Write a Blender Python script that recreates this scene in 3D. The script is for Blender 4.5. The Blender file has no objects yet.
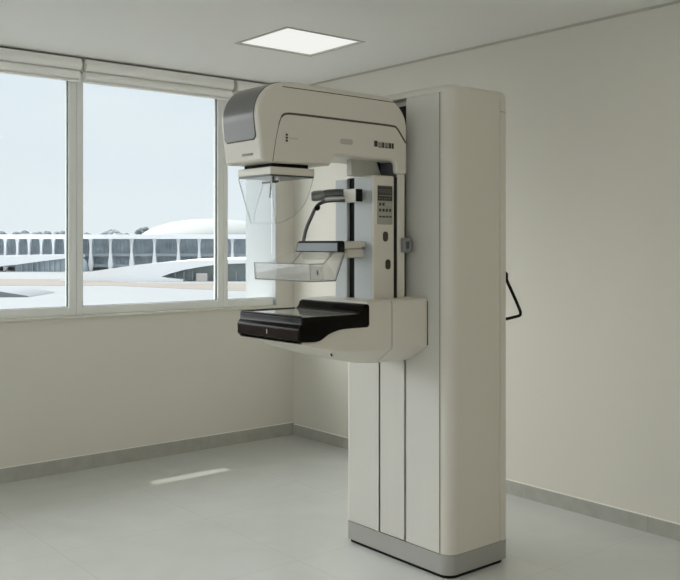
import bpy, bmesh, math, random
from mathutils import Vector, Matrix
random.seed(7)
SC = bpy.context.scene
COL = SC.collection
PI = math.pi

# ------------------------------------------------------------------ render look
SC.view_settings.view_transform = 'Standard'
SC.view_settings.look = 'None'
SC.view_settings.gamma = 1.0
SC.view_settings.use_curve_mapping = False
SC.view_settings.exposure = 0.0
SC.render.engine = 'CYCLES'
SC.cycles.max_bounces = 12
SC.cycles.diffuse_bounces = 6
SC.cycles.glossy_bounces = 4
SC.cycles.transmission_bounces = 8
SC.cycles.transparent_max_bounces = 24
SC.cycles.use_denoising = True
SC.cycles.caustics_reflective = False
SC.cycles.caustics_refractive = False

# ------------------------------------------------------------------ materials
def lin(c):
    return tuple((v / 12.92 if v <= .04045 else ((v + .055) / 1.055) ** 2.4) for v in c)

def mat(name, rgb, rough=.5, spec=.5, metal=0, noise=0, nscale=30, bump=0, bscale=200, coat=0):
    m = bpy.data.materials.new(name); m.use_nodes = True
    nt = m.node_tree; b = nt.nodes['Principled BSDF']
    b.inputs['Base Color'].default_value = (*rgb, 1)
    b.inputs['Roughness'].default_value = rough
    b.inputs['Specular IOR Level'].default_value = spec
    b.inputs['Metallic'].default_value = metal
    b.inputs['Coat Weight'].default_value = coat
    tc = nt.nodes.new('ShaderNodeTexCoord')
    if noise:
        n = nt.nodes.new('ShaderNodeTexNoise'); n.inputs['Scale'].default_value = nscale
        n.inputs['Detail'].default_value = 6
        nt.links.new(tc.outputs['Object'], n.inputs['Vector'])
        r = nt.nodes.new('ShaderNodeValToRGB')
        r.color_ramp.elements[0].position = .3; r.color_ramp.elements[1].position = .7
        r.color_ramp.elements[0].color = (*[max(0, v * (1 - noise)) for v in rgb], 1)
        r.color_ramp.elements[1].color = (*[min(1, v * (1 + noise)) for v in rgb], 1)
        nt.links.new(n.outputs['Fac'], r.inputs['Fac'])
        nt.links.new(r.outputs['Color'], b.inputs['Base Color'])
    if bump:
        n2 = nt.nodes.new('ShaderNodeTexNoise'); n2.inputs['Scale'].default_value = bscale
        nt.links.new(tc.outputs['Object'], n2.inputs['Vector'])
        bp = nt.nodes.new('ShaderNodeBump'); bp.inputs['Strength'].default_value = bump
        bp.inputs['Distance'].default_value = .002
        nt.links.new(n2.outputs['Fac'], bp.inputs['Height'])
        nt.links.new(bp.outputs['Normal'], b.inputs['Normal'])
    return m

def clear_mat(name, tint, gloss=.06, haze=0., hazecol=(.8, .8, .8), rough=.02, fres=.35):
    m = bpy.data.materials.new(name); m.use_nodes = True
    nt = m.node_tree; nt.nodes.clear()
    out = nt.nodes.new('ShaderNodeOutputMaterial')
    tr = nt.nodes.new('ShaderNodeBsdfTransparent'); tr.inputs['Color'].default_value = (*tint, 1)
    gl = nt.nodes.new('ShaderNodeBsdfGlossy'); gl.inputs['Roughness'].default_value = rough
    gl.inputs['Color'].default_value = (1, 1, 1, 1)
    fr = nt.nodes.new('ShaderNodeLayerWeight'); fr.inputs['Blend'].default_value = .25
    mul = nt.nodes.new('ShaderNodeMath'); mul.operation = 'MULTIPLY_ADD'
    mul.inputs[1].default_value = fres; mul.inputs[2].default_value = gloss
    nt.links.new(fr.outputs['Fresnel'], mul.inputs[0])
    mx = nt.nodes.new('ShaderNodeMixShader')
    nt.links.new(mul.outputs[0], mx.inputs[0]); nt.links.new(tr.outputs[0], mx.inputs[1]); nt.links.new(gl.outputs[0], mx.inputs[2])
    last = mx
    if haze:
        df = nt.nodes.new('ShaderNodeBsdfDiffuse'); df.inputs['Color'].default_value = (*hazecol, 1)
        tl = nt.nodes.new('ShaderNodeBsdfTranslucent'); tl.inputs['Color'].default_value = (*hazecol, 1)
        ad = nt.nodes.new('ShaderNodeMixShader'); ad.inputs[0].default_value = .5
        nt.links.new(df.outputs[0], ad.inputs[1]); nt.links.new(tl.outputs[0], ad.inputs[2])
        m2 = nt.nodes.new('ShaderNodeMixShader'); m2.inputs[0].default_value = haze
        nt.links.new(mx.outputs[0], m2.inputs[1]); nt.links.new(ad.outputs[0], m2.inputs[2])
        last = m2
    nt.links.new(last.outputs[0], out.inputs['Surface'])
    return m

def emit_mat(name, rgb, strength):
    m = bpy.data.materials.new(name); m.use_nodes = True
    nt = m.node_tree; nt.nodes.clear()
    out = nt.nodes.new('ShaderNodeOutputMaterial')
    e = nt.nodes.new('ShaderNodeEmission'); e.inputs['Color'].default_value = (*rgb, 1); e.inputs['Strength'].default_value = strength
    nt.links.new(e.outputs[0], out.inputs['Surface'])
    return m

def floor_mat():
    m = mat('porcelain_floor', (.50, .50, .47), rough=.16, spec=.75)
    nt = m.node_tree; b = nt.nodes['Principled BSDF']
    tc = nt.nodes.new('ShaderNodeTexCoord')
    sep = nt.nodes.new('ShaderNodeSeparateXYZ'); nt.links.new(tc.outputs['Object'], sep.inputs[0])
    def joint(sock, offset, period):
        a = nt.nodes.new('ShaderNodeMath'); a.operation = 'ADD'; a.inputs[1].default_value = 100 * period - offset
        nt.links.new(sock, a.inputs[0])
        mo = nt.nodes.new('ShaderNodeMath'); mo.operation = 'MODULO'; mo.inputs[1].default_value = period
        nt.links.new(a.outputs[0], mo.inputs[0])
        lt = nt.nodes.new('ShaderNodeMath'); lt.operation = 'LESS_THAN'; lt.inputs[1].default_value = .004
        nt.links.new(mo.outputs[0], lt.inputs[0])
        return lt.outputs[0]
    jx = joint(sep.outputs['X'], 2.29, .75); jy = joint(sep.outputs['Y'], 2.31, .75)
    mx = nt.nodes.new('ShaderNodeMath'); mx.operation = 'MAXIMUM'
    nt.links.new(jx, mx.inputs[0]); nt.links.new(jy, mx.inputs[1])
    n = nt.nodes.new('ShaderNodeTexNoise'); n.inputs['Scale'].default_value = 3.2; n.inputs['Detail'].default_value = 8
    n.inputs['Distortion'].default_value = .6
    nt.links.new(tc.outputs['Object'], n.inputs['Vector'])
    r = nt.nodes.new('ShaderNodeValToRGB')
    r.color_ramp.elements[0].position = .3; r.color_ramp.elements[1].position = .72
    r.color_ramp.elements[0].color = (.565, .575, .55, 1); r.color_ramp.elements[1].color = (.61, .62, .595, 1)
    nt.links.new(n.outputs['Fac'], r.inputs['Fac'])
    mc = nt.nodes.new('ShaderNodeMix'); mc.data_type = 'RGBA'
    nt.links.new(mx.outputs[0], mc.inputs[0]); nt.links.new(r.outputs['Color'], mc.inputs[6])
    mc.inputs[7].default_value = (.53, .53, .505, 1)
    nt.links.new(mc.outputs[2], b.inputs['Base Color'])
    return m

M = {}
M['wall'] = mat('cream_wall_paint', (.712, .682, .612), .6, .25, bump=.08, bscale=350)
M['ceiling'] = mat('ceiling_paint', (.81, .80, .785), .9, .1)
M['floor'] = floor_mat()
M['baseboard'] = mat('stone_baseboard', (.42, .41, .37), .35, .4, noise=.08, nscale=14)
M['capline'] = mat('baseboard_edge', (.86, .84, .79), .4)
M['joint'] = mat('shadow_joint', (.50, .47, .41), .8, .1)
M['shell'] = mat('machine_enamel', (.66, .622, .55), .32, .45)
M['panel'] = mat('machine_panel', (.60, .578, .535), .38, .4)
M['plinth'] = mat('grey_plinth', (.36, .348, .325), .4, .4)
M['black'] = mat('black_rubber', (.009, .009, .008), .6, .12)
M['gap'] = mat('groove_lining', (.022, .021, .018), .7, .2)
M['seam'] = mat('dark_seam', (.10, .09, .066), .6, .2)
M['seam2'] = mat('fine_seam', (.24, .22, .18), .6, .2)
M['gloss'] = mat('gloss_black_plastic', (.006, .005, .004), .12, .07)
M['brown'] = mat('dark_brown_plastic', (.018, .011, .009), .2, .1)
M['carbon'] = mat('carbon_table', (.42, .41, .38), .07, .8)
M['smoke'] = mat('smoke_grey_window', (.12, .118, .115), .3, .6, noise=.03, nscale=8)
M['dgrey'] = mat('dark_grey_plastic', (.07, .075, .08), .3, .5)
M['grip'] = mat('grip_grey', (.10, .105, .11), .2, .7)
M['mgrey'] = mat('mid_grey_plastic', (.23, .235, .23), .35, .5)
M['bluegrey'] = mat('blue_grey_bar', (.20, .225, .24), .25, .5)
M['lgrey'] = mat('light_grey_plastic', (.44, .43, .38), .4, .4)
M['tower'] = mat('tower_cool_light_tint', (.50, .53, .545), .4, .4)  # machine enamel with cool window light on the west faces put into the colour
M['key'] = mat('keypad_membrane', (.33, .32, .28), .5, .3)
M['ink'] = mat('dark_ink', (.06, .056, .045), .6, .2)
M['faint'] = mat('faint_ink', (.42, .395, .35), .6, .2)
M['lcd'] = mat('lcd_glass', (.05, .05, .043), .2, .5)
M['lcdseg'] = mat('lcd_segments', (.22, .22, .19), .5, .3)
M['steel'] = mat('brushed_steel', (.5, .5, .5), .3, .5, metal=.9)
M['alu'] = mat('window_aluminium', (.84, .845, .82), .45, .4)
M['gasket'] = mat('window_gasket', (.07, .10, .10), .5)
M['stonejoint'] = mat('stone_joint', (.33, .32, .29), .5)
M['sill'] = mat('stone_sill', (.70, .67, .60), .4, noise=.05, nscale=20)
M['blind'] = mat('blind_fabric', (.92, .905, .88), .75, .1, bump=.1, bscale=600)
M['blindend'] = mat('blind_bracket', (.55, .53, .47), .6)
M['pane'] = clear_mat('window_glass', (.97, .985, .985), gloss=.005, fres=.1)
M['clear'] = clear_mat('clear_acrylic', (.985, .99, .99), gloss=.008, fres=.15, haze=.012, hazecol=(.85, .87, .88))
M['tray'] = clear_mat('polycarbonate_tray', (.965, .965, .96), gloss=.05, haze=.10, hazecol=(.80, .78, .76))
M['edge'] = clear_mat('polished_acrylic_edge', (.92, .93, .93), gloss=.12, haze=.45, hazecol=(.9, .9, .9))
M['trayedge'] = clear_mat('polished_tray_edge', (.58, .57, .55), gloss=.15, haze=.3, hazecol=(.6, .59, .57))
M['led'] = emit_mat('led_diffuser', (.90, .90, .865), 1.0)
M['led_fill'] = emit_mat('fill_diffuser_warm', (1.0, .89, .72), 4.5)  # added unseen fill panels, stronger and warmer than the visible light
M['reveal'] = mat('reveal_paint', (.40, .42, .43), .7, .2)
M['outwhite'] = mat('white_render', (.80, .82, .84), .7, .2)
M['plaza'] = mat('white_plaza', (.205, .215, .225), .8, .2, noise=.05, nscale=.12)
M['sand'] = mat('dry_lawn', (.195, .178, .16), .9, .1, noise=.05, nscale=.15)
M['facglass'] = mat('facade_glass_hazed', (.42, .48, .52), .25, .5, noise=.35, nscale=.35)  # pale base colour carries the distance haze and sky reflection
M['facgreen'] = mat('garden_glass', (.32, .37, .36), .4, .5, noise=.25, nscale=.3)
M['slabgrey'] = mat('grey_slab', (.46, .50, .54), .7)
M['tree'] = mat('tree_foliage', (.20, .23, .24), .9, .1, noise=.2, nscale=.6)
M['trunk'] = mat('tree_bark', (.20, .19, .17), .9)
M['tan'] = mat('tan_block', (.52, .49, .47), .8)

# ------------------------------------------------------------------ mesh helpers
def loc_of(o):
    v = Vector((0, 0, 0))
    while o is not None:
        v += o.location; o = o.parent
    return v

def obj(name, bm, mats, parent=None, smooth=35, bevel=0, seg=3, bang=40, origin=None):
    """link a bmesh (world coordinates) as one mesh object"""
    bmesh.ops.recalc_face_normals(bm, faces=bm.faces[:])
    me = bpy.data.meshes.new(name)
    base = loc_of(parent) if parent is not None else (Vector(origin) if origin else Vector((0, 0, 0)))
    bmesh.ops.translate(bm, verts=bm.verts[:], vec=-base)
    bm.to_mesh(me); bm.free()
    for m in (mats if isinstance(mats, (list, tuple)) else [mats]):
        me.materials.append(m)
    for p in me.polygons: p.use_smooth = True
    me.set_sharp_from_angle(angle=math.radians(smooth))
    o = bpy.data.objects.new(name, me); COL.objects.link(o)
    if parent is not None: o.parent = parent
    else: o.location = base
    if bevel:
        md = o.modifiers.new('bevel', 'BEVEL'); md.width = bevel; md.segments = seg
        md.limit_method = 'ANGLE'; md.angle_limit = math.radians(bang); md.harden_normals = True
        md.use_clamp_overlap = True
    return o

def thing(name, label, cat, loc, group=None, kind=None):
    o = bpy.data.objects.new(name, None); COL.objects.link(o); o.location = loc
    o.empty_display_size = .1
    tag(o, label, cat, group, kind); return o

def tag(o, label=None, cat=None, group=None, kind=None):
    if label: o['label'] = label
    if cat: o['category'] = cat
    if group: o['group'] = group
    if kind: o['kind'] = kind
    return o

def struct(o):
    o['kind'] = 'structure'; return o

def B(): return bmesh.new()

def box(bm, x0, x1, y0, y1, z0, z1, mi=0):
    vs = [bm.verts.new((x, y, z)) for z in (z0, z1) for (x, y) in ((x0, y0), (x1, y0), (x1, y1), (x0, y1))]
    fs = [(0, 1, 2, 3), (4, 5, 6, 7), (0, 1, 5, 4), (1, 2, 6, 5), (2, 3, 7, 6), (3, 0, 4, 7)]
    for f in fs:
        fc = bm.faces.new([vs[i] for i in f]); fc.material_index = mi
    return vs

def boxo(*a): 
    bm = B(); box(bm, *a); return bm

def loft(bm, loops, cap=True, closed=False, mi=0):
    rings = [[bm.verts.new(p) for p in lp] for lp in loops]
    n = len(rings[0])
    pairs = list(zip(rings, rings[1:]))
    if closed: pairs.append((rings[-1], rings[0]))
    for a, b in pairs:
        for i in range(n):
            j = (i + 1) % n
            f = bm.faces.new((a[i], a[j], b[j], b[i])); f.material_index = mi
    if cap and not closed:
        f = bm.faces.new(rings[0]); f.material_index = mi
        f = bm.faces.new(rings[-1]); f.material_index = mi
    return rings

def prism_xz(bm, pts, y0, y1, mi=0):
    loft(bm, [[(x, y0, z) for x, z in pts], [(x, y1, z) for x, z in pts]], mi=mi)

def prism_yz(bm, pts, x0, x1, mi=0):
    loft(bm, [[(x0, y, z) for y, z in pts], [(x1, y, z) for y, z in pts]], mi=mi)

def rrect(x0, x1, y0, y1, r, n=7):
    rs = r if isinstance(r, (list, tuple)) else [r] * 4
    out = []
    for (cx, cy, a0, rr) in ((x0, y0, PI, rs[0]), (x1, y0, 1.5 * PI, rs[1]), (x1, y1, 0, rs[2]), (x0, y1, .5 * PI, rs[3])):
        sx = 1 if cx == x0 else -1; sy = 1 if cy == y0 else -1
        for k in range(n + 1):
            a = a0 + .5 * PI * k / n
            out.append((cx + sx * rr + rr * math.cos(a), cy + sy * rr + rr * math.sin(a)))
    return out

def arc(cx, cz, r, a0, a1, n=10, ry=None):
    ry = r if ry is None else ry
    return [(cx + r * math.cos(math.radians(a0 + (a1 - a0) * k / n)), cz + ry * math.sin(math.radians(a0 + (a1 - a0) * k / n))) for k in range(n + 1)]

def tube(bm, pts, rad, n=10, mi=0):
    pts = [Vector(p) for p in pts]
    rads = rad if isinstance(rad, (list, tuple)) else [rad] * len(pts)
    t0 = (pts[1] - pts[0]).normalized()
    up = Vector((0, 0, 1)) if abs(t0.z) < .9 else Vector((1, 0, 0))
    nrm = (up - t0 * up.dot(t0)).normalized()
    loops = []
    for i, p in enumerate(pts):
        t = (pts[min(i + 1, len(pts) - 1)] - pts[max(i - 1, 0)]).normalized()
        nrm = (nrm - t * nrm.dot(t)).normalized(); bi = t.cross(nrm)
        loops.append([tuple(p + (nrm * math.cos(2 * PI * k / n) + bi * math.sin(2 * PI * k / n)) * rads[i]) for k in range(n)])
    loft(bm, loops, mi=mi)

def smooth_path(pts, n=6):
    P = [Vector(p) for p in pts]; out = []
    for i in range(len(P) - 1):
        p0 = P[max(i - 1, 0)]; p1 = P[i]; p2 = P[i + 1]; p3 = P[min(i + 2, len(P) - 1)]
        for k in range(n):
            t = k / n
            out.append(.5 * ((2 * p1) + (-p0 + p2) * t + (2 * p0 - 5 * p1 + 4 * p2 - p3) * t * t + (-p0 + 3 * p1 - 3 * p2 + p3) * t ** 3))
    out.append(P[-1]); return out

def ribbon_xz(bm, pts, w, y0, y1):
    """a strip of width w that follows pts (x,z), with depth y0..y1"""
    n = len(pts); a = []; b = []
    for i in range(n):
        p = Vector(pts[i]); t = (Vector(pts[min(i + 1, n - 1)]) - Vector(pts[max(i - 1, 0)])).normalized()
        ww = w[i] if isinstance(w, (list, tuple)) else w
        q = Vector((-t.y, t.x)) * ww * .5
        a.append(p + q); b.append(p - q)
    loft(bm, [[(a[i].x, y0, a[i].y), (b[i].x, y0, b[i].y), (b[i].x, y1, b[i].y), (a[i].x, y1, a[i].y)] for i in range(n)])

def curve2(pts, n=5):
    return [(p.x, p.y) for p in smooth_path([(x, z, 0) for x, z in pts], n)]

# ------------------------------------------------------------------ room shell
XE, YN, ZC = 3.798, 5.124, 2.473
XW, YS = -1.35, -1.7
WT = .37
Z0, Z1 = .925, 2.40                      # window band
WX0, WX1 = -.975, 3.645

struct(obj('floor', boxo(XW - .2, XE + .2, YS - .2, YN + WT, -.12, 0), M['floor']))
LW, LH = .536, .496                      # ceiling openings: the real panel light and three added fill panels
PANELS = [(2.700, 3.700), (.10, 3.700), (.10, .60), (2.700, .60)]
bm = B()
xs = sorted([XW - .2, XE + .2] + [v for p in (2.700, .10) for v in (p, p + LW)]); ys = sorted([YS - .2, YN + WT] + [v for p in (3.700, .60) for v in (p, p + LH)])
for i in range(5):
    for j in range(5):
        box(bm, xs[i], xs[i + 1], ys[j], ys[j + 1], ZC + (.09 if (i in (1, 3) and j in (1, 3)) else 0), ZC + .14)
struct(obj('ceiling', bm, M['ceiling']))
struct(obj('wall_east', boxo(XE, XE + .2, YS - .2, YN + WT, 0, ZC), M['wall']))
struct(obj('wall_south', boxo(XW, XE, YS - .2, YS, 0, ZC), M['wall']))
bm = B()
box(bm, XW, XE, YN, YN + WT, 0, Z0); box(bm, XW, XE, YN, YN + WT, Z1, ZC)
box(bm, XW, WX0, YN, YN + WT, Z0, Z1); box(bm, WX1, XE, YN, YN + WT, Z0, Z1)
struct(obj('wall_north', bm, M['wall']))
bm = B(); WY0, WY1 = -1.6, 4.9; WZ0 = .5
box(bm, XW - .2, XW, YS - .2, YN + WT, 0, WZ0); box(bm, XW - .2, XW, YS - .2, YN + WT, Z1, ZC)
box(bm, XW - .2, XW, YS - .2, WY0, WZ0, Z1); box(bm, XW - .2, XW, WY1, YN + WT, WZ0, Z1)
struct(obj('wall_west', bm, M['wall']))

# outside reveal of the window, white render lining the thick wall
bm = B()
box(bm, WX1 - .003, WX1, YN + .001, YN + WT + .01, Z0, Z1)
struct(obj('trim_1', bm, M['reveal']))

# baseboards: stone skirting with lighter top arris and vertical joints
def baseboard(name, axis):
    bm = B(); H = .088 if axis == 'N' else .077; T = .012
    if axis == 'N':
        box(bm, XW, XE, YN - T, YN, 0, H - .004); box(bm, XW, XE, YN - T * .8, YN, H - .0045, H, 1)
        for k in range(-5, 6):
            x = 2.29 + .75 * k - .01
            if XW < x < XE: box(bm, x, x + .003, YN - T - .0006, YN - T * .5, 0, H - .004, 2)
    else:
        box(bm, XE - T, XE, YS, YN - T, 0, H - .004); box(bm, XE - T * .8, XE, YS, YN - T, H - .004, H, 1)
        for k in range(-5, 5):
            y = 2.31 + .75 * k
            box(bm, XE - T - .0006, XE - T * .5, y, y + .003, 0, H - .004, 2)
    return struct(obj(name, bm, [M['baseboard'], M['capline'], M['stonejoint']]))
baseboard('baseboard_north', 'N'); baseboard('baseboard_east', 'E')

# dark shadow joint between walls and ceiling
struct(obj('trim_2', boxo(XE - .006, XE, YS, YN - .006, ZC - .012, ZC), M['joint']))
struct(obj('trim_3', boxo(XW, XE, YN - .006, YN, ZC - .010, ZC), M['joint']))

# stone sill
struct(obj('trim_4', boxo(WX0, WX1 + .01, YN - .018, YN + .12, Z0 - .012, Z0 + .004), M['sill'], bevel=.004, seg=2))

# windows: each sash an aluminium frame, a gasket and a pane
def window(n, x0, x1, left=.045, right=.045, zlo=Z0 + .004, zhi=Z1, y0=YN + .018):
    root = bpy.data.objects.new('window_%d' % n, None); COL.objects.link(root); root.location = ((x0 + x1) / 2, y0, zlo)
    root['kind'] = 'structure'
    D = .055; bt = .052; tp = .06
    bm = B()
    box(bm, x0, x0 + left, y0, y0 + D, zlo, zhi)
    if right > .01: box(bm, x1 - right, x1, y0, y0 + D, zlo, zhi)
    box(bm, x0 + left, x1 - right, y0, y0 + D, zlo, zlo + bt); box(bm, x0 + left, x1 - right, y0, y0 + D, zhi - tp, zhi)
    obj('window_frame', bm, M['alu'], root, bevel=.003, seg=2)
    g0, g1, h0, h1 = x0 + left, x1 - right, zlo + bt, zhi - tp
    bm = B(); w = .005
    box(bm, g0, g0 + w, y0 + .012, y0 + .03, h0, h1)
    if n != 3: box(bm, g1 - w, g1, y0 + .012, y0 + .03, h0, h1)
    box(bm, g0 + w, g1 - (w if n != 3 else 0), y0 + .012, y0 + .03, h0, h0 + w * .5)
    obj('glazing_gasket', bm, M['gasket'], root)
    obj('window_pane', boxo(g0 + .001, g1 - .001, y0 + .020, y0 + .026, h0 + .001, h1 - .001), M['pane'], root)
    return root
window(1, 1.150, 2.188, .045, .047)
window(2, 2.190, 3.222, .040, .043)
window(3, 3.2225, 3.6415, .036, .004)
window(4, .110, 1.148); window(5, -.930, .108)

# west windows behind and to the left of the camera (same sashes along the other outer wall)
def side_window(n, y0, y1):
    root = bpy.data.objects.new('window_%d' % n, None); COL.objects.link(root); root.location = (XW - .1, (y0 + y1) / 2, WZ0)
    root['kind'] = 'structure'; x0 = XW - .10; x1 = XW - .045
    bm = B()
    box(bm, x0, x1, y0, y0 + .03, WZ0, Z1); box(bm, x0, x1, y1 - .03, y1, WZ0, Z1)
    box(bm, x0, x1, y0 + .03, y1 - .03, WZ0, WZ0 + .05); box(bm, x0, x1, y0 + .03, y1 - .03, Z1 - .05, Z1)
    obj('window_frame', bm, M['alu'], root)
    obj('window_pane', boxo(x0 + .02, x0 + .026, y0 + .031, y1 - .031, WZ0 + .051, Z1 - .051), M['pane'], root)
for k in range(5):
    side_window(6 + k, WY0 + 1.3 * k, WY0 + 1.3 * (k + 1))

# added unseen slab outside, notched to shape the sun strip on the floor
bm = B(); cz0, cz1 = 2.62, 2.78
box(bm, XW - .2, 2.395, YN + WT, 6.05, cz0, cz1); box(bm, 2.905, 5.2, YN + WT, 6.05, cz0, cz1)
box(bm, 2.395, 2.905, YN + WT, 5.895, cz0, cz1)
sun_mask = struct(obj('sun_mask', bm, M['outwhite']))

# ------------------------------------------------------------------ roller blinds
def blind(x0, x1, label):
    t = thing('roller_blind', label, 'roller blind', ((x0 + x1) / 2, YN, Z1), 'roller blinds above the window')
    bm = B()
    pts = [(YN - .002, 2.395)] + [(YN - .012, 2.393)] + [(y, z) for y, z in arc(YN - .045, 2.42, .030, 250, 140, 6)] + [(YN - .068, 2.456), (YN - .030, 2.468), (YN - .0075, 2.4725)]
    prism_yz(bm, pts, x0 + .012, x1 - .012)
    obj('cassette', bm, M['blind'], t, smooth=40)
    bm = B()
    prism_yz(bm, [(YN - .004, 2.330)] + [(y, z) for y, z in arc(YN - .036, 2.362, .027, 270, 110, 8)] + [(YN - .030, 2.394), (YN - .004, 2.394)], x0 + .016, x1 - .016)
    obj('rolled_fabric', bm, M['blind'], t, smooth=40)
    obj('bottom_bar', boxo(x0 + .016, x1 - .016, YN - .052, YN - .030, 2.322, 2.334), M['blind'], t, bevel=.003, seg=2)
    for (a, b) in ((x0, x0 + .012), (x1 - .012, x1)):
        obj('end_bracket', boxo(a, b, YN - .062, YN - .001, 2.384, 2.448), M['blindend'], t, bevel=.004, seg=2)
    return t
blind(1.150, 2.196, 'cream roller blind rolled up over the left window sash, at the edge of the photo')
blind(2.200, 3.262, 'cream roller blind rolled up over the middle window sash')
blind(3.268, 3.700, 'short cream roller blind in the window corner, partly behind the machine head')

# ------------------------------------------------------------------ recessed LED panel and three added unseen fill panels
def led_panel(x0, x1, y0, y1, label, led):
    t = thing('ceiling_light', label, 'ceiling light', ((x0 + x1) / 2, (y0 + y1) / 2, ZC))
    bm = B(); fw = .016; h0, h1 = ZC - .003, ZC + .022
    box(bm, x0 + .001, x0 + fw, y0 + .001, y1 - .001, h0, h1); box(bm, x1 - fw, x1 - .001, y0 + .001, y1 - .001, h0, h1)
    box(bm, x0 + fw, x1 - fw, y0 + .001, y0 + fw, h0, h1); box(bm, x0 + fw, x1 - fw, y1 - fw, y1 - .001, h0, h1)
    obj('light_frame', bm, M['lgrey'], t)
    obj('light_housing', boxo(x0 + .004, x1 - .004, y0 + .004, y1 - .004, ZC + .022, ZC + .07), M['lgrey'], t)
    obj('light_diffuser', boxo(x0 + fw, x1 - fw, y0 + fw, y1 - fw, ZC + .006, ZC + .014), led, t)
for (x0, y0), lb_ in zip(PANELS, ('square recessed white panel light glowing in the ceiling',
        'added unseen fill panel in the ceiling over the left part of the room',
        'added unseen fill panel in the ceiling near the camera',
        'added unseen fill panel in the ceiling to the right of the camera')):
    led_panel(x0, x0 + LW, y0, y0 + LH, lb_, M['led'] if (x0, y0) == PANELS[0] else M['led_fill'])

# ------------------------------------------------------------------ the mammography machine
MM = thing('mammography_machine', 'tall cream mammography machine with overhanging head, clear tray and black table', 'mammography machine', (2.79, 2.803, 0))
CX0, CX1, CY0, CY1, CT = 2.618, 2.984, 2.486, 3.137, 2.0
GX = CX0 + .004

# column shell, C-shaped plan with a deep vertical channel at the front
XS = 2.933
bm = B()
ch0, ch1, cd = 2.733, 2.907, 2.678
# C-shaped footprint
plan = []
rf = rrect(GX, XS, CY0, CY1, [.052, .004, .004, .03], 8)
n8 = 9
south_front, south_back, north_back, north_front = rf[0:n8], rf[n8:2 * n8], rf[2 * n8:3 * n8], rf[3 * n8:4 * n8]
plan = south_front + south_back + north_back + north_front + [(GX, ch1), (cd, ch1), (cd, ch0), (GX, ch0)]
loft(bm, [[(x, y, .095) for x, y in plan], [(x, y, 1.976) for x, y in plan]])
col = obj('column', bm, M['shell'], MM)
# top cap with rounded upper edge
bm = B(); loops = []
for (z, ins) in [(1.976, 0), (1.985, 0)] + [(1.985 + .021 * math.sin(math.radians(a)), .021 * (1 - math.cos(math.radians(a)))) for a in (15, 30, 45, 60, 75, 90)]:
    loops.append([(x, y, z) for x, y in rrect(GX - .004 + ins, CX1 - ins, CY0 + ins, CY1 - ins, [.052 - ins * .6, .03 - ins * .6, .03 - ins * .6, .034 - ins * .6], 8)])
loft(bm, loops)
obj('top_cap', bm, M['shell'], MM, smooth=50)
# rear cover
bm = B()
loft(bm, [[(x, y, z) for x, y in rrect(XS + .0025, CX1, CY0, CY1, [.003, .022, .022, .003], 8)] for z in (.095, 1.918)])
obj('rear_cover', bm, M['shell'], MM)
bm = B()
loft(bm, [[(x, y, z) for x, y in rrect(XS + .0025, CX1, CY0, CY1, [.003, .022, .022, .003], 8)] for z in (1.921, 1.976)])
obj('rear_cap', bm, M['shell'], MM)
bm = B(); box(bm, XS - .01, CX1 - .012, CY0 + .004, CY1 - .004, .1, 1.972)
obj('seam_lining', bm, M['seam2'], MM)
# front panels
def fpanel(y0, y1, z0, z1, x=CX0):
    return obj('front_panel', boxo(x, x + .012, y0, y1, z0, z1), M['panel'], MM, bevel=.002, seg=2)
fpanel(2.5385, ch0, .097, 1.9735)
fpanel(ch1, 3.106, .097, 1.9735)
obj('panel_seam', boxo(CX0 + .0015, CX0 + .006, 2.5367, 2.5385, .097, 1.975), M['seam2'], MM)
# channel
obj('channel_lining', boxo(cd - .006, cd - .0005, ch0 + .001, ch1 - .001, .097, 1.954), M['gap'], MM)
bm = B(); box(bm, CX0 + .001, CX0 + .022, 2.7465, 2.8975, .097, .985)
obj('channel_cover', bm, M['panel'], MM, bevel=.002, seg=2)
bm = B(); box(bm, CX0 + .012, CX0 + .045, 2.748, 2.889, .985, 1.86)
obj('guide_rail', bm, M['mgrey'], MM, bevel=.004, seg=2)
# plinth
bm = B(); loft(bm, [[(x, y, z) for x, y in rrect(CX0, CX1, CY0, CY1, [.052, .02, .02, .034], 8)] for z in (.014, .0935)])
pl = obj('plinth', bm, M['plinth'], MM)
bm = B(); loft(bm, [[(x, y, z) for x, y in rrect(CX0 + .006, CX1 - .006, CY0 + .006, CY1 - .006, .045, 8)] for z in (0, .014)])
obj('base_gasket', bm, M['black'], pl)

# gantry arm (upper head)
AY0, AY1 = 2.680, 2.932
front = [(1.845, 1.657), (1.838, 1.72), (1.829, 1.78), (1.824, 1.82)]
big = [(1.824, 1.82), (1.825, 1.848), (1.834, 1.880), (1.853, 1.911), (1.882, 1.937), (1.922, 1.954), (1.97, 1.961), (2.03, 1.963)]
big = curve2(big, 5)
rear = curve2([(2.455, 1.958), (2.49, 1.951), (2.519, 1.934), (2.546, 1.909), (2.564, 1.882), (2.574, 1.85)], 4)
arm = front[:-1] + big + [(2.24, 1.962)] + rear + [(2.576, 1.645), (2.512, 1.645), (2.511, 1.672)] + arc(2.486, 1.673, .025, 10, 90, 5) + [(2.30, 1.700), (2.192, 1.700)] + [(2.184, 1.697), (2.168, 1.664), (2.162, 1.659)]
bm = B(); prism_xz(bm, arm, AY0, AY1)
head = obj('tube_head', bm, M['shell'], MM, smooth=30, bevel=.013, seg=4, bang=60)
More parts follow.
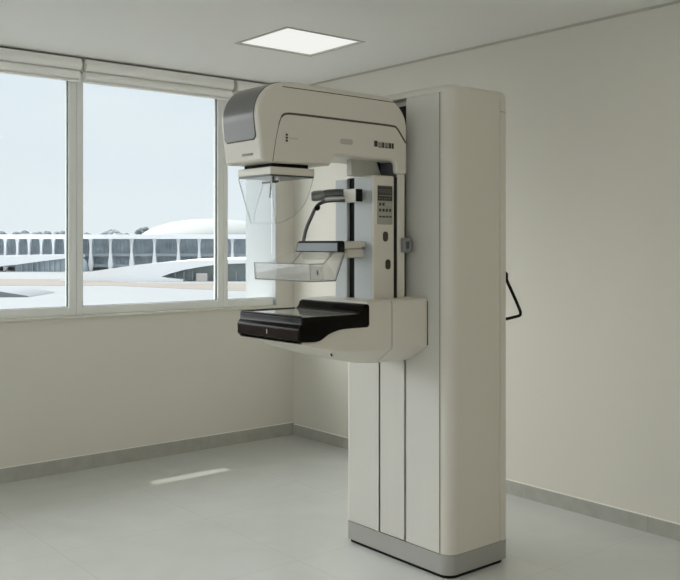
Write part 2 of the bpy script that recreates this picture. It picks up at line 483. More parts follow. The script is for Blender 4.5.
# smoke grey front window that wraps over the nose of the head
prof = [(1.832, 1.742), (1.8285, 1.78)] + [p for p in big if 1.80 < p[1]]
prof = [p for p in prof if p[0] < 1.955]
L = [0]
for a, b in zip(prof, prof[1:]): L.append(L[-1] + math.hypot(b[0] - a[0], b[1] - a[1]))
r = .014; fine = []
for s in [0, .001, .003, .006, .010, .014] + [.02 + .008 * k for k in range(60)]:
    if s > L[-1]: break
    i = max(k for k in range(len(L)) if L[k] <= s); i = min(i, len(L) - 2)
    t_ = (s - L[i]) / (L[i + 1] - L[i]); p = Vector(prof[i]).lerp(Vector(prof[i + 1]), t_)
    d = (Vector(prof[i + 1]) - Vector(prof[i])).normalized(); nrm = Vector((-d.y, d.x))
    ins = r - math.sqrt(max(0, r * r - max(0, r - s) ** 2)) if s < r else 0
    fine.append((p, nrm, ins))
bm = B(); loops = []
for p, nrm, ins in fine:
    o_ = p + nrm * .0022; i_ = p - nrm * .004
    loops.append([(o_.x, 2.705 + ins, o_.y), (o_.x, 2.908 - ins, o_.y), (i_.x, 2.908 - ins, i_.y), (i_.x, 2.705 + ins, i_.y)])
loft(bm, loops)
obj('head_window', bm, M['smoke'], head, smooth=40)
bm = B(); loops = []
for p, nrm, ins in [(fine[0][0] + Vector((.0003, -.004)), fine[0][1], .012)] + fine:
    o_ = p + nrm * .0012; i_ = p - nrm * .004
    e = .003
    loops.append([(o_.x, 2.705 + ins - e, o_.y), (o_.x, 2.908 - ins + e, o_.y), (i_.x, 2.908 - ins + e, i_.y), (i_.x, 2.705 + ins - e, i_.y)])
loft(bm, loops)
obj('window_surround', bm, M['seam'], head, smooth=40)
# seams on the side
YF = AY0 - .0006
bm = B(); ribbon_xz(bm, curve2([(1.892, 1.662), (1.902, 1.724), (1.920, 1.800), (1.933, 1.829), (1.955, 1.8405), (2.005, 1.8425), (2.112, 1.8425), (2.30, 1.8415), (2.485, 1.840), (2.515, 1.832), (2.532, 1.815), (2.566, 1.775)], 4),
               [.0022] * 8 + [.004] * 4 + [.0085] * 33, YF, AY0 + .004)
obj('cover_seam', bm, M['seam'], head)
bm = B(); ribbon_xz(bm, [(1.935, 1.9395), (2.112, 1.9395), (2.30, 1.939), (2.505, 1.9375)], .0032, YF, AY0 + .004)
obj('upper_seam', bm, M['seam'], head)
# small emblem: three dots and a faint line of lettering
bm = B()
for z in (1.7625, 1.7515, 1.7405):
    loft(bm, [[(1.955 + dx * .8, y, z + dz) for dx, dz in rrect(-.0062, .0062, -.004, .004, .002, 3)] for y in (YF - .0002, AY0 + .003)])
obj('emblem', bm, M['ink'], head)
bm = B(); x = 1.966; 
for w in (.0045, .003, .004, .0028, .0042, .003, .0034, .003):
    z = 1.7515; box(bm, x, x + .0012, YF, AY0 + .003, z - .0028, z + .0028); box(bm, x, x + w, YF, AY0 + .003, z - .0028, z - .0014)
    x += w + .0018
obj('side_lettering', bm, M['faint'], head)
bm = B(); box(bm, 2.390, 2.408, YF - .0002, AY0 + .003, 1.749, 1.773)
for k, (x, w) in enumerate(((2.413, .004), (2.420, .003), (2.426, .004), (2.433, .012), (2.449, .003), (2.456, .005), (2.464, .003), (2.470, .013), (2.486, .011))):
    box(bm, x, x + w, YF - .0002, AY0 + .003, 1.7465, 1.769)
for x in (2.413, 2.449, 2.456): box(bm, x, x + .009, YF - .0002, AY0 + .003, 1.7465, 1.750)
obj('model_plate', bm, M['ink'], head)
bm = B(); loft(bm, [[(x, y, z) for x, z in rrect(2.212, 2.278, 1.7465, 1.7685, .0105, 6)] for y in (YF, AY0 + .003)])
obj('touch_button', bm, M['lgrey'], head)
bm = B(); y = 2.805
while y > 2.738:
    w = random.choice((.003, .0045, .0038)); xx = 1.8395
    z = 1.688
    box(bm, xx - .0012, xx + .004, y - w, y, z - .0045, z + .004)
    y -= w + .0017
obj('front_lettering', bm, M['faint'], head)

# collimator under the head, and its clear face shield
CO0, CO1, CP0, CP1 = 1.897, 2.104, 2.702, 2.922
bm = B(); box(bm, CO0 + .02, CO1 - .022, CP0 + .014, CP1 - .016, 1.640, 1.662)
obj('collimator_gasket', bm, M['black'], MM)
bm = B(); box(bm, CO0, CO1, CP0, CP1, 1.615, 1.644)
coll = obj('collimator', bm, M['shell'], MM, bevel=.004)
bm = B(); box(bm, CO0 + .002, CO1 - .002, CP0 + .002, CP1 - .002, 1.6085, 1.6155)
obj('collimator_rim', bm, M['dgrey'], coll, bevel=.002, seg=2)
# light pointer
bm = B()
tube(bm, [(1.925, 2.724, 1.610), (1.925, 2.724, 1.584)], .0042, 8)
tube(bm, [(1.925, 2.795, 1.588), (1.925, 2.775, 1.588), (1.925, 2.712, 1.588), (1.935, 2.704, 1.590)], .0042, 8)
tube(bm, [(1.925, 2.738, 1.588), (1.925, 2.747, 1.530)], [.0028, .0022], 8)
obj('centring_pointer', bm, M['ink'], coll)
bm = B(); box(bm, 1.938, 1.946, 2.712, 2.720, 1.590, 1.609)
obj('pointer_clip', bm, M['steel'], coll, bevel=.001, seg=1)
# shield: front pane slanting, two side panes with a curved lower rear corner
def sheet(bm, pts, th, nrm):
    n = Vector(nrm).normalized() * th
    a = [bm.verts.new(p) for p in pts]; b = [bm.verts.new(Vector(p) - n) for p in pts]
    bm.faces.new(a).material_index = 0; bm.faces.new(b).material_index = 0
    for i in range(len(a)):
        j = (i + 1) % len(a); bm.faces.new((a[i], a[j], b[j], b[i])).material_index = 1
shY0, shY1 = 2.704, 2.922
side = [(1.899, 1.609), (1.920, 1.436), (1.935, 1.4345)] + curve2([(1.945, 1.4355), (1.985, 1.452), (2.030, 1.481), (2.062, 1.518), (2.082, 1.56), (2.098, 1.609)], 4)
bm = B()
ybot0, ybot1 = 2.704, 2.868
def yn(z): return shY1 - (1.609 - z) / .174 * (shY1 - ybot1)
sheet(bm, [(x, shY0, z) for x, z in side], .003, (0, -1, 0))
nside = [(1.899, 1.609), (1.920, 1.436), (1.930, 1.4355)] + curve2([(1.936, 1.440), (1.948, 1.475), (1.972, 1.520), (2.000, 1.570), (2.022, 1.609)], 4)
sheet(bm, [(x, yn(z), z) for x, z in nside], .003, (0, 1, -.3))
sheet(bm, [(1.899, shY0, 1.609), (1.899, shY1, 1.609), (1.920, ybot1, 1.436), (1.920, ybot0, 1.436)], .003, (-1, 0, -.12))
obj('face_shield', bm, [M['clear'], M['edge']], coll, smooth=30)
bm = B(); e = smooth_path([(1.899, shY1, 1.609), (1.920, ybot1, 1.436)], 2); tube(bm, e, .0016, 6)
tube(bm, [(1.920, ybot1, 1.436), (1.920, ybot0, 1.436)], .0016, 6)
tube(bm, [(1.899, shY0, 1.609), (1.920, ybot0, 1.436)], .0016, 6)
tube(bm, [(x, shY0, z) for x, z in side[1:]], .0014, 6)
tube(bm, [(x, yn(z), z) for x, z in nside[2:]], .0014, 6)
obj('shield_edge', bm, M['edge'], coll)

# tower that carries paddle and controls
TX, TB, TT = 2.398, 1.126, 1.637
bm = B(); box(bm, TX, 2.514, 2.693, 2.812, TB, TT)
tw = obj('control_tower', bm, M['shell'], MM, bevel=.008, seg=3)
bm = B(); box(bm, TX + .002, 2.514, 2.862, 2.940, TB, 1.628)
obj('tower_rear_half', bm, M['tower'], MM, bevel=.004, seg=2)
obj('tower_west_tint', boxo(TX - .0012, TX + .004, 2.703, 2.8115, TB + .008, TT - .008), M['tower'], tw, bevel=.001, seg=1)  # added skin on the west face, cool daylight put into its colour
bm = B(); box(bm, TX + .016, 2.512, 2.811, 2.873, TB, 1.632)
obj('paddle_track', bm, M['black'], MM)
bm = B(); box(bm, 2.514, 2.531, 2.697, 2.930, TB, 1.632)
obj('tower_gasket', bm, M['gap'], MM)
bm = B(); box(bm, 2.531, 2.570, 2.690, 2.932, TB, 1.6455)
obj('arm_spine', bm, M['shell'], MM, bevel=.004, seg=2)
bm = B(); prism_xz(bm, [(2.340, 1.634), (2.505, 1.634), (2.475, 1.702), (2.340, 1.702)], 2.760, 2.794)
obj('tower_neck', bm, M['lgrey'], MM, bevel=.003, seg=2)
bm = B(); prism_xz(bm, [(2.506, 1.634), (2.512, 1.634), (2.512, 1.70), (2.476, 1.702)], 2.764, 2.870)
obj('neck_gasket', bm, M['black'], MM)
bm = B(); box(bm, 2.50, 2.5305, 2.70, 2.92, 1.632, 1.70)
obj('neck_housing', bm, M['dgrey'], MM)

# control panel
PY = 2.693
kp = obj('control_panel', boxo(2.418, 2.503, PY - .0012, PY + .004, 1.436, 1.596), M['key'], tw, bevel=.001, seg=1)
obj('display', boxo(2.4205, 2.5005, PY - .0022, PY + .004, 1.533, 1.593), M['lcd'], tw, bevel=.001, seg=1)
bm = B()
box(bm, 2.4255, 2.4955, PY - .0026, PY, 1.552, 1.5555)
for k in range(7):
    x = 2.426 + k * .0098
    box(bm, x, x + .0055, PY - .0026, PY, 1.578, 1.5795); box(bm, x, x + .0012, PY - .0026, PY, 1.570, 1.5795)
    box(bm, x + .0043, x + .0055, PY - .0026, PY, 1.562, 1.572)
for k in range(5):
    x = 2.4275 + k * .0137
    box(bm, x, x + .006, PY - .0026, PY, 1.5415, 1.543); box(bm, x, x + .0012, PY - .0026, PY, 1.5365, 1.546)
obj('display_segments', bm, M['lcdseg'], tw)
for rz, hh in ((1.5185, .012), (1.4945, .012), (1.468, .007)):
    for k in range(4):
        x = 2.4275 + k * .0183
        obj('button', boxo(x, x + (.0115 if rz > 1.47 else .014), PY - .0028, PY, rz - hh / 2, rz + hh / 2), M['ink'] if (k < 2 or rz < 1.51) else M['faint'], tw, bevel=.0012, seg=1)
for (cx, cz) in ((2.462, 1.387), (2.476, 1.273)):
    bm = B(); loft(bm, [[(x, y, z) for x, z in rrect(cx - .0125, cx + .0125, cz - .0205, cz + .0205, .0122, 7)] for y in (PY - .005, PY + .004)])
    obj('oval_button', bm, M['ink'], tw, bevel=.0015, seg=2, bang=60)
# lock lever beside the spine
bm = B(); tube(bm, [(2.588, 2.722, 1.352), (2.614, 2.722, 1.352)], .035, 28)
lk = obj('lock_knob', bm, M['mgrey'], MM, bevel=.003, seg=2)
bm = B(); box(bm, 2.545, 2.588, 2.668, 2.690, 1.322, 1.381)
obj('lock_plate', bm, M['mgrey'], lk, bevel=.003, seg=2)
bm = B(); box(bm, 2.556, 2.574, 2.666, 2.670, 1.336, 1.367)
obj('lock_keyhole', bm, M['dgrey'], lk, bevel=.002, seg=1)

# lower gantry body: boat-like cover lofted along x
def section(x, zt, zc, zb, r=.012):
    y0, y1 = 2.604, 3.010
    ins = min(.105, (zc - zb) * (1.42 if x > 2.2 else 2.6) + .014)
    half = [(y0 + r, zt), (y0 + .3 * r, zt - .3 * r), (y0, zt - r), (y0, zc + .006), (y0 + .003, zc - .004), (y0 + ins - .012, zb + .004), (y0 + ins, zb)]
    other = [(y1 - (y - y0), z) for y, z in reversed(half)]
    return [(x, y, z) for y, z in half + other]
def body(bm, secs):
    loft(bm, [section(*s) for s in secs])
bm = B(); body(bm, [(1.966, 1.0, .9925, .990), (2.0, 1.0, .985, .977), (2.032, 1.0, .976, .964), (2.10, 1.022, .962, .939), (2.178, 1.040, .951, .914), (2.24, 1.045, .945, .898), (2.2885, 1.046, .944, .886), (2.290, 1.131, .944, .8855), (2.33, 1.1315, .943, .879), (2.4155, 1.132, .943, .872)])
lb = obj('gantry_cover', bm, M['shell'], MM, smooth=30)
bm = B(); body(bm, [(2.4195, 1.132, .943, .872), (2.590, 1.134, .943, .871), (2.6165, 1.134, .942, .871)])
rb = obj('gantry_rear_cover', bm, M['shell'], MM, smooth=30)
bm = B(); box(bm, 2.41, 2.425, 2.6075, 3.0065, .953, 1.128); prism_yz(bm, [(2.610, .950), (2.706, .8755), (2.908, .8755), (3.004, .950)], 2.412, 2.423)
obj('cover_gap', bm, M['seam'], MM)
bm = B(); ribbon_xz(bm, [(2.6155, 1.122), (2.6155, .94)], .003, 2.6015, 2.606)
obj('rear_edge_seam', bm, M['seam'], rb)
bm = B(); tube(bm, [(2.128, 2.632, .9385), (2.128, 2.626, .931)], .004, 10)
obj('cover_screw', bm, M['ink'], lb)

# detector table, glossy black, with raised rear ledge and stepped front lip
TY0, TY1 = 2.600, 3.014
prof_t = [(1.967, 1.0865), (1.9655, 1.078), (1.966, 1.066), (1.962, 1.056), (1.9535, 1.046), (1.9515, 1.040), (1.9535, 1.004), (1.958, .9965), (1.968, .994)] + \
    curve2([(2.028, .992), (2.058, .997), (2.098, 1.018), (2.15, 1.0305), (2.21, 1.032), (2.282, 1.032)], 4) + arc(2.284, 1.045, .013, -90, 0, 4) + arc(2.284, 1.110, .013, 0, 90, 4) + \
    [(2.272, 1.122), (2.262, 1.115), (2.258, 1.102), (2.250, 1.094), (2.243, 1.0885), (2.236, 1.0865)]
bm = B(); prism_xz(bm, prof_t, TY0, TY1)
tb = obj('detector_table', bm, M['gloss'], MM, smooth=40, bevel=.006, seg=3, bang=62)
# recessed top plate with a chest cut-out along its front
bm = B(); px = []
outl = [(2.236, 2.612), (2.236, 3.000), (1.985, 3.003), (1.978, 2.985), (1.980, 2.900), (1.990, 2.860), (2.020, 2.815), (2.034, 2.780), (2.034, 2.690), (2.024, 2.668), (2.024, 2.612)]
loft(bm, [[(x, y, z) for x, y in outl] for z in (1.080, 1.0872)])
obj('support_plate', bm, M['carbon'], tb)
bm = B(); tube(bm, [(1.967, 2.607, 1.088), (1.967, 3.006, 1.088), (1.972, 3.0085, 1.088), (2.236, 3.0085, 1.088)], .0032, 8)
obj('table_rim', bm, M['gloss'], tb)
bm = B(); prism_yz(bm, [(TY0 + .006, 1.003), (TY1 - .006, 1.003), (TY1 - .006, 1.040), (TY0 + .006, 1.040)], 1.9505, 1.956)
obj('front_lip', bm, M['brown'], tb, bevel=.002, seg=2)
bm = B(); box(bm, 1.9498, 1.953, 2.801, 2.8045, 1.014, 1.032)
obj('centre_mark', bm, M['lgrey'], tb)

# compression paddle: clear tray, holder bar and carriage
PD0, PD1 = 2.632, 3.000
bm = B(); th = .003
# floor, front, slanted rear, two sides
sheet(bm, [(2.030, PD0, 1.2155), (2.150, PD0, 1.2155), (2.150, PD1, 1.2155), (2.030, PD1, 1.2155)], th, (0, 0, -1))
sheet(bm, [(2.030, PD0, 1.2155), (2.026, PD0, 1.281), (2.026, PD1, 1.281), (2.030, PD1, 1.2155)], th, (-1, 0, 0))
sheet(bm, [(2.150, PD0, 1.2155), (2.236, PD0 + .045, 1.325), (2.236, PD1 - .045, 1.325), (2.150, PD1, 1.2155)], th, (1, 0, -.8))
sheet(bm, [(2.030, PD0, 1.2155), (2.026, PD0, 1.281), (2.090, PD0, 1.281), (2.090, PD0, 1.2155)], th, (0, -1, 0))
sheet(bm, [(2.090, PD0, 1.2155), (2.090, PD0, 1.281), (2.176, PD0 + .044, 1.325), (2.236, PD0 + .045, 1.325), (2.150, PD0, 1.2155)], th, (0, -1, 0))
sheet(bm, [(2.030, PD1, 1.2155), (2.026, PD1, 1.281), (2.090, PD1, 1.281), (2.176, PD1 - .044, 1.325), (2.236, PD1 - .045, 1.325), (2.150, PD1, 1.2155)], th, (0, 1, 0))
pad = obj('compression_paddle', bm, [M['tray'], M['trayedge']], MM, smooth=30)
bm = B()
tube(bm, [(2.030, PD1, 1.2155), (2.030, PD0, 1.2155), (2.150, PD0, 1.2155)], .0019, 6)
tube(bm, [(2.030, PD1, 1.2155), (2.026, PD1, 1.281), (2.026, PD0, 1.281), (2.030, PD0, 1.2155)], .0015, 6)
tube(bm, [(2.090, PD0, 1.281), (2.176, PD0 + .044, 1.325)], .0015, 6); tube(bm, [(2.026, PD0, 1.281), (2.090, PD0, 1.281)], .0015, 6)
tube(bm, [(2.150, PD0, 1.2155), (2.236, PD0 + .045, 1.325)], .0015, 6)
obj('tray_edge', bm, M['trayedge'], pad)
bm = B(); box(bm, 2.082, 2.086, PD0 + .004, PD1 - .060, 1.219, 1.272)
obj('inner_rib', bm, M['tray'], pad)
bm = B(); tube(bm, [(2.062, PD0 - .002, 1.256), (2.062, PD0 - .002, 1.246), (2.061, PD0 - .002, 1.240)], [.002, .0035, .0025], 8)
obj('paddle_pin', bm, M['ink'], pad)
# holder bar
bm = B(); prism_yz(bm, [(2.676, 1.324), (2.676, 1.362), (2.684, 1.369), (2.932, 1.369), (2.946, 1.364), (2.962, 1.324)], 2.202, 2.233)
ho = obj('paddle_holder', bm, M['black'], MM, bevel=.003, seg=2)
bm = B(); prism_yz(bm, [(2.684, 1.328), (2.684, 1.360), (2.937, 1.360), (2.951, 1.328)], 2.1995, 2.203)
obj('holder_plate', bm, M['bluegrey'], ho)
bm = B(); box(bm, 2.233, TX + .004, 2.742, 2.890, 1.338, 1.368)
obj('paddle_carriage', bm, M['shell'], ho, bevel=.005, seg=2)
bm = B(); box(bm, 2.310, TX + .004, 2.752, 2.880, 1.300, 1.338)
obj('carriage_block', bm, M['shell'], ho, bevel=.006, seg=2)
bm = B(); box(bm, TX - .018, TX - .006, 2.738, 2.7425, 1.334, 1.344)
obj('carriage_clip', bm, M['mgrey'], ho)

# upper bracket with hand grip and curved rod
bm = B(); box(bm, 2.340, 2.372, 2.736, 2.815, 1.527, 1.581); box(bm, 2.371, TX + .014, 2.765, 2.812, 1.536, 1.572)
br = obj('grip_bracket', bm, M['shell'], MM, bevel=.003, seg=2)
bm = B(); box(bm, 2.3405, 2.372, 2.731, 2.737, 1.529, 1.579)
obj('bracket_pad', bm, M['black'], br)
bm = B(); box(bm, 2.343, 2.39, 2.815, 2.824, 1.529, 1.579)
obj('bracket_flange', bm, M['mgrey'], br)
bm = B(); pth = smooth_path([(2.362, 2.822, 1.564), (2.335, 2.845, 1.565), (2.300, 2.868, 1.5625), (2.272, 2.885, 1.558)], 4)
tube(bm, pth, [.019] * 9 + [.018, .017, .016, .015], 14)
gr = obj('hand_grip', bm, M['grip'], MM)
bm = B(); tube(bm, [(2.288, 2.874, 1.558), (2.280, 2.880, 1.557), (2.252, 2.899, 1.553), (2.244, 2.905, 1.5525)], [.018, .0215, .0215, .017], 16)
obj('grip_knob', bm, M['mgrey'], gr)
bm = B(); tube(bm, [(2.345, 2.812, 1.545), (2.300, 2.842, 1.544), (2.278, 2.860, 1.541)], .009, 10)
obj('grip_bar', bm, M['steel'], gr)
bm = B(); tube(bm, smooth_path([(2.345, 2.806, 1.534), (2.315, 2.850, 1.5355), (2.290, 2.882, 1.530), (2.270, 2.902, 1.512), (2.258, 2.922, 1.470), (2.245, 2.943, 1.415), (2.236, 2.952, 1.356)], 6), .0075, 10)
rod = obj('support_rod', bm, M['dgrey'], MM)
bm = B(); tube(bm, [(2.272, 2.898, 1.508), (2.262, 2.888, 1.504)], .011, 12)
obj('rod_knob', bm, M['black'], rod)

# black wire handle at the back of the column
bm = B(); tube(bm, smooth_path([(2.962, 2.550, 1.228), (2.995, 2.550, 1.232), (3.046, 2.550, 1.229), (3.052, 2.550, 1.212), (3.053, 2.550, 1.198), (3.080, 2.550, 1.158), (3.115, 2.550, 1.106), (3.140, 2.550, 1.066), (3.147, 2.550, 1.048), (3.138, 2.550, 1.038), (3.10, 2.550, 1.033), (3.03, 2.550, 1.026), (2.962, 2.550, 1.022)], 4), .0068, 10)
obj('rear_handle', bm, M['black'], MM)

# ------------------------------------------------------------------ outside
psi = math.radians(50.47)
Fv = Vector((math.cos(psi), math.sin(psi), 0)); Rv = Vector((math.sin(psi), -math.cos(psi), 0))
def W(r, d, z): 
    v = Fv * d + Rv * r; return (v.x, v.y, z)
GZ = -3.25
def obox(bm, r0, r1, d0, d1, z0, z1, mi=0):
    loft(bm, [[W(r0, d0, z), W(r1, d0, z), W(r1, d1, z), W(r0, d1, z)] for z in (z0, z1)], mi=mi)
def oprism(bm, pts, d0, d1, mi=0):
    loft(bm, [[W(r, d, z) for r, z in pts] for d in (d0, d1)], mi=mi)
def oground(name, pts, m, h):
    bm = B(); loft(bm, [[W(r, d, GZ - .3) for r, d in pts], [W(r, d, GZ + h) for r, d in pts]])
    return struct(obj(name, bm, m))
oground('ground', [(-420, -60), (420, -60), (420, 520), (-420, 520)], M['plaza'], 0)
oground('dry_lawn', [(-95, 118), (-62, 119), (-36, 119), (-24, 107), (0, 104), (60, 104), (60, 84), (-8, 87), (-26, 100), (-44, 100), (-60, 100), (-95, 104)], M['sand'], .02)

def px_r(px, D): return (px - 340) / 891 * D
def px_z(py, D): return 1.354 + (244.6 - py) / 891 * D

# long two-storey building with slender columns
D = 160
pal = thing('office_building', 'long white two-storey building with columns and dark glass, across the plaza', 'building', W(-45, D, GZ))
r0, r1 = px_r(-60, D), px_r(330, D)
bm = B(); obox(bm, r0, r1, D - 3, D + 20, px_z(239, D), px_z(234.6, D)); obj('roof_slab', bm, M['outwhite'], pal)
bm = B(); obox(bm, r0, r1, D + 1, D + 18, GZ, px_z(239, D)); obj('glass_wall', bm, M['facglass'], pal)
bm = B(); obox(bm, r0, r1, D - .6, D + 1.02, px_z(256.3, D), px_z(253.4, D)); obj('floor_slab', bm, M['slabgrey'], pal)
bm = B(); obox(bm, r0, r1, D - .6, D + 1.02, px_z(267, D), px_z(264.2, D)); obj('base_slab', bm, M['slabgrey'], pal)
def column(px, w):
    r = px_r(px, D); zt = px_z(239, D); zb = GZ
    prof = [(0, 1.0), (.12, .55), (.35, .42), (.62, .75), (.8, 1.1), (1, .6)]
    L_ = [(r - .5 * w * k, zt + (zb - zt) * t) for t, k in prof]; R_ = [(r + .5 * w * k, zt + (zb - zt) * t) for t, k in reversed(prof)]
    bm = B(); oprism(bm, L_ + R_, D - 2.2, D - 1.6); obj('column', bm, M['outwhite'], pal)
for px in (-30, -18, -6, 9.5, 21.5, 33, 45, 57, 69): column(px, .8)
for px in (83, 94, 113.4, 134.3, 156.9, 180.5, 201, 217.5, 233.7, 251, 268, 286): column(px, .8)
for k in range(96):
    r = r0 + (r1 - r0) * k / 96
    bm = B(); obox(bm, r, r + .09, D + .9, D + 1.01, GZ, px_z(239, D)); obj('mullion', bm, M['slabgrey'], pal)
# pale dome rising behind it
Dd = 206
bm = B(); rc = px_r(212, Dd); loops = []
for k in range(9):
    a = k / 8 * PI / 2
    rr = 17 * math.cos(a) + .01; z = px_z(243, Dd) + 5.6 * math.sin(a)
    loops.append([(W(rc, Dd, 0)[0] + rr * math.cos(2 * PI * j / 40), W(rc, Dd, 0)[1] + rr * math.sin(2 * PI * j / 40), z) for j in range(40)])
loops.insert(0, [(x, y, GZ) for x, y, z in loops[0]])
loft(bm, loops)
dome = obj('dome', bm, mat('dome_concrete', (.27, .28, .28), .8), origin=W(rc, Dd, GZ))
tag(dome, 'low white dome rising behind the long columned building', 'dome')

# low pavilions with curved white roofs
Dp = 112
pv = thing('curved_pavilion', 'white curved roof shell with dark lens opening, right half of the view outside', 'pavilion', W(px_r(170, Dp), Dp, GZ))
top = [(60, 277.8), (72, 275.2), (84.6, 272.6), (110, 268.6), (140, 264.5), (170, 261.7), (200, 260.3), (244, 259.2), (300, 260.5)]
low = [(300, 264.5), (244, 263.4), (229, 263.8), (214, 265.0), (200, 267.0), (183, 270.0), (170, 273.5), (161.5, 276.8), (168, 278.0), (183, 279.6), (183, 282.0), (60, 282.0)]
bm = B(); oprism(bm, [(px_r(a, Dp), px_z(b, Dp)) for a, b in top + low], Dp, Dp + 26)
obj('curved_roof', bm, M['outwhite'], pv)
bm = B(); oprism(bm, [(px_r(a, Dp + 2), px_z(b, Dp + 2)) for a, b in ((163, 276.2), (175, 271.5), (190, 267.8), (205, 265.0), (229, 262.8), (300, 263), (300, 281.0), (163, 281.0))], Dp + 2, Dp + 20)
obj('glass_wall', bm, M['facgreen'], pv)
for px in (172, 181, 190, 214, 224, 234, 244):
    bm = B(); obox(bm, px_r(px, Dp), px_r(px, Dp) + .16, Dp + 1.6, Dp + 2.0, GZ, px_z(272, Dp)); obj('mullion', bm, M['slabgrey'], pv)
bm = B(); obox(bm, px_r(196, Dp), px_r(207, Dp), Dp + .2, Dp + 1.5, GZ, px_z(273.3, Dp))
obj('entrance_block', bm, M['tan'], pv)
Dl = 152
pv = thing('curved_pavilion', 'white sloping roof over a dark glazed wedge, in the left sash view', 'pavilion', W(px_r(30, Dl), Dl, GZ))
bm = B(); oprism(bm, [(px_r(a, Dl), px_z(b, Dl)) for a, b in ((-70, 257), (0, 255.5), (30, 255.0), (78, 254.2), (78, 257.2), (66, 258.2), (40, 261.5), (17, 264.6), (0, 266.4), (-20, 268.5), (-70, 271))], Dl, Dl + 4)
obj('sloping_roof', bm, M['outwhite'], pv)
bm = B(); oprism(bm, [(px_r(a, Dl + 1), px_z(b, Dl + 1)) for a, b in ((15, 264.8), (40, 261.2), (78, 256.5), (82, 262), (84, 271.6), (15, 271.6))], Dl + 1, Dl + 3.8)
obj('glass_wall', bm, M['facglass'], pv)
for k in range(12):
    a = 20 + k * 5.4
    bm = B(); obox(bm, px_r(a, Dl), px_r(a, Dl) + .15, Dl + .6, Dl + 1, GZ, px_z(264.2 - k * .62, Dl)); obj('mullion', bm, M['slabgrey'], pv)

# grey low block on the plaza near the window
Db = 78
bm = B(); oprism(bm, [(px_r(a, Db), px_z(b, Db)) for a, b in ((-40, 289.2), (0, 291.5), (28, 296.0), (30, 297.5), (30, 304.2), (-40, 304.2))], Db, Db + 7)
o = obj('concrete_block', bm, mat('grey_concrete', (.18, .195, .21), .8), origin=W(px_r(0, Db), Db, GZ)); tag(o, 'low pale grey block with sloping top on the plaza, lower left corner of the window', 'block')

# trees on the skyline
TN = [0]
def tree(px, top, w, label, lean=0):
    Dt = 214 + (TN[0] % 4) * 13; TN[0] += 1
    r = px_r(px, Dt); zt = px_z(top, Dt); h = zt - GZ
    t = thing('tree', label, 'tree', W(r, Dt, GZ), 'trees on the skyline')
    bm = B(); tube(bm, [W(r, Dt, GZ), W(r + lean * .2, Dt, GZ + h * .5), W(r + lean * .6, Dt, GZ + h * .8)], [.35, .28, .2], 6)
    obj('trunk', bm, M['trunk'], t)
    bm = B(); rnd = random.Random(int(px * 10))
    for k in range(9):
        rr = w * rnd.uniform(.28, .5); cz = zt - rr * .75 - rnd.uniform(0, .30) * h * .6
        c = W(r + lean * (cz - GZ) / h + rnd.uniform(-.5, .5) * w, Dt + rnd.uniform(-.5, .5) * w, cz)
        q = bmesh.ops.create_icosphere(bm, subdivisions=2, radius=rr, matrix=Matrix.Translation(c))
        for v in q['verts']:
            d_ = Vector(v.co) - Vector(c); v.co = Vector(c) + d_ * rnd.uniform(.8, 1.15) * (1 if abs(d_.z) < .01 else 1); v.co.z = c[2] + (v.co.z - c[2]) * .75
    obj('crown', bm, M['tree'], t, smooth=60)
near = 'pale hazy tree on the skyline above the long building roof, left sash'
mid = 'pale hazy tree on the skyline above the roof, middle sash'
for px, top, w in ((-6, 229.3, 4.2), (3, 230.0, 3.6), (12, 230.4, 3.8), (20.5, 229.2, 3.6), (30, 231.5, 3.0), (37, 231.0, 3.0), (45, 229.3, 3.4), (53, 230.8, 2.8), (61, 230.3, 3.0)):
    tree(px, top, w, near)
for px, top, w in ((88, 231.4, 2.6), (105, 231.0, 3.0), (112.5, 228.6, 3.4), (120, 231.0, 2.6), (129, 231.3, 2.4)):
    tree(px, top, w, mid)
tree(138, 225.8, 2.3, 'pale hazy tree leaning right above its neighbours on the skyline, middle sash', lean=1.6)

# ------------------------------------------------------------------ sky and sun
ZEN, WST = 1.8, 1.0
GLOW, GLOWA = (-.42, .62, .64), 9.0   # added sky glow, out of view high in the north-west, to brighten the room
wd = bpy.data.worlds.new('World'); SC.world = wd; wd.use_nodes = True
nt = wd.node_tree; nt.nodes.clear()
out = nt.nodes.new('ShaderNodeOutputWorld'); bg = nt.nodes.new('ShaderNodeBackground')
tc = nt.nodes.new('ShaderNodeTexCoord'); sp = nt.nodes.new('ShaderNodeSeparateXYZ'); nt.links.new(tc.outputs['Generated'], sp.inputs[0])
nz = nt.nodes.new('ShaderNodeTexNoise'); nz.inputs['Scale'].default_value = 3.5; nz.inputs['Detail'].default_value = 5
mp = nt.nodes.new('ShaderNodeMapping'); mp.inputs['Scale'].default_value = (1, 1, 4)
nt.links.new(tc.outputs['Generated'], mp.inputs[0]); nt.links.new(mp.outputs[0], nz.inputs['Vector'])
rp = nt.nodes.new('ShaderNodeValToRGB')
rp.color_ramp.elements[0].position = 0.0; rp.color_ramp.elements[0].color = (.80, .86, .90, 1)
rp.color_ramp.elements[1].position = .35; rp.color_ramp.elements[1].color = (.68, .80, .88, 1)
nt.links.new(sp.outputs['Z'], rp.inputs['Fac'])
cl = nt.nodes.new('ShaderNodeMix'); cl.data_type = 'RGBA'
cr = nt.nodes.new('ShaderNodeMapRange'); cr.inputs[1].default_value = .42; cr.inputs[2].default_value = .68; cr.inputs[4].default_value = .7
nt.links.new(nz.outputs['Fac'], cr.inputs[0]); nt.links.new(cr.outputs[0], cl.inputs[0])
nt.links.new(rp.outputs['Color'], cl.inputs[6]); cl.inputs[7].default_value = (.82, .88, .91, 1)
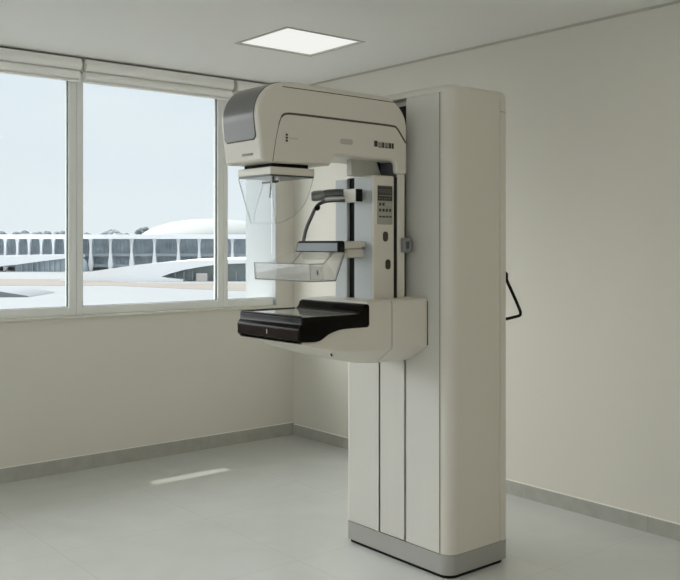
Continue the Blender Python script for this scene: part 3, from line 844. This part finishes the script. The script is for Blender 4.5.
def mrange(sock, f0, f1, t0, t1, smooth=False):
    m = nt.nodes.new('ShaderNodeMapRange'); m.inputs[1].default_value = f0; m.inputs[2].default_value = f1
    m.inputs[3].default_value = t0; m.inputs[4].default_value = t1
    if smooth: m.interpolation_type = 'SMOOTHSTEP'
    nt.links.new(sock, m.inputs[0]); return m.outputs[0]
def mathn(op, a, b_):
    m = nt.nodes.new('ShaderNodeMath'); m.operation = op
    for i, v in enumerate((a, b_)):
        if isinstance(v, (int, float)): m.inputs[i].default_value = v
        else: nt.links.new(v, m.inputs[i])
    return m.outputs[0]
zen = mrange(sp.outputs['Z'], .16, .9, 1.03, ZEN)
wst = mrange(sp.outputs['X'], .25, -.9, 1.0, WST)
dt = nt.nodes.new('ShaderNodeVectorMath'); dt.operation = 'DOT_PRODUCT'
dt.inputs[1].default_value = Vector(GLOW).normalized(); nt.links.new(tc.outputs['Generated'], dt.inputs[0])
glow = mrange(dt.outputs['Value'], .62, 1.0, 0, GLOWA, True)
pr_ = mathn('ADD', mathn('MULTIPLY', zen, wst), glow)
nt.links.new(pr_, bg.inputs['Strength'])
warm = nt.nodes.new('ShaderNodeMix'); warm.data_type = 'RGBA'
wf = nt.nodes.new('ShaderNodeMapRange'); wf.inputs[1].default_value = 1.02; wf.inputs[2].default_value = 1.6
nt.links.new(pr_, wf.inputs[0]); nt.links.new(wf.outputs[0], warm.inputs[0])
nt.links.new(cl.outputs[2], warm.inputs[6]); warm.inputs[7].default_value = (.855, .872, .872, 1)
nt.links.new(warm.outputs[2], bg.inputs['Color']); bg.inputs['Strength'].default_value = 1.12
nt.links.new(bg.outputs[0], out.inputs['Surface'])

sd = bpy.data.lights.new('sun', 'SUN'); sd.energy = 2.2; sd.color = (1, .97, .92); sd.angle = math.radians(.6)
so = bpy.data.objects.new('sun', sd); COL.objects.link(so)
el = math.atan(1.93); so.rotation_euler = Vector((0, -math.cos(el), -math.sin(el))).to_track_quat('-Z', 'Y').to_euler()
so.location = (2.6, 12, 12)

# ------------------------------------------------------------------ camera
cd_ = bpy.data.cameras.new('camera'); cam = bpy.data.objects.new('camera', cd_); COL.objects.link(cam)
cam.location = (0, 0, 1.354); cam.rotation_euler = (PI / 2, 0, psi - PI / 2)
cd_.sensor_width = 36; cd_.lens = 891 / 680 * 36; cd_.shift_y = (244.6 - 290) / 680
cd_.clip_start = .05; cd_.clip_end = 2000
SC.camera = cam
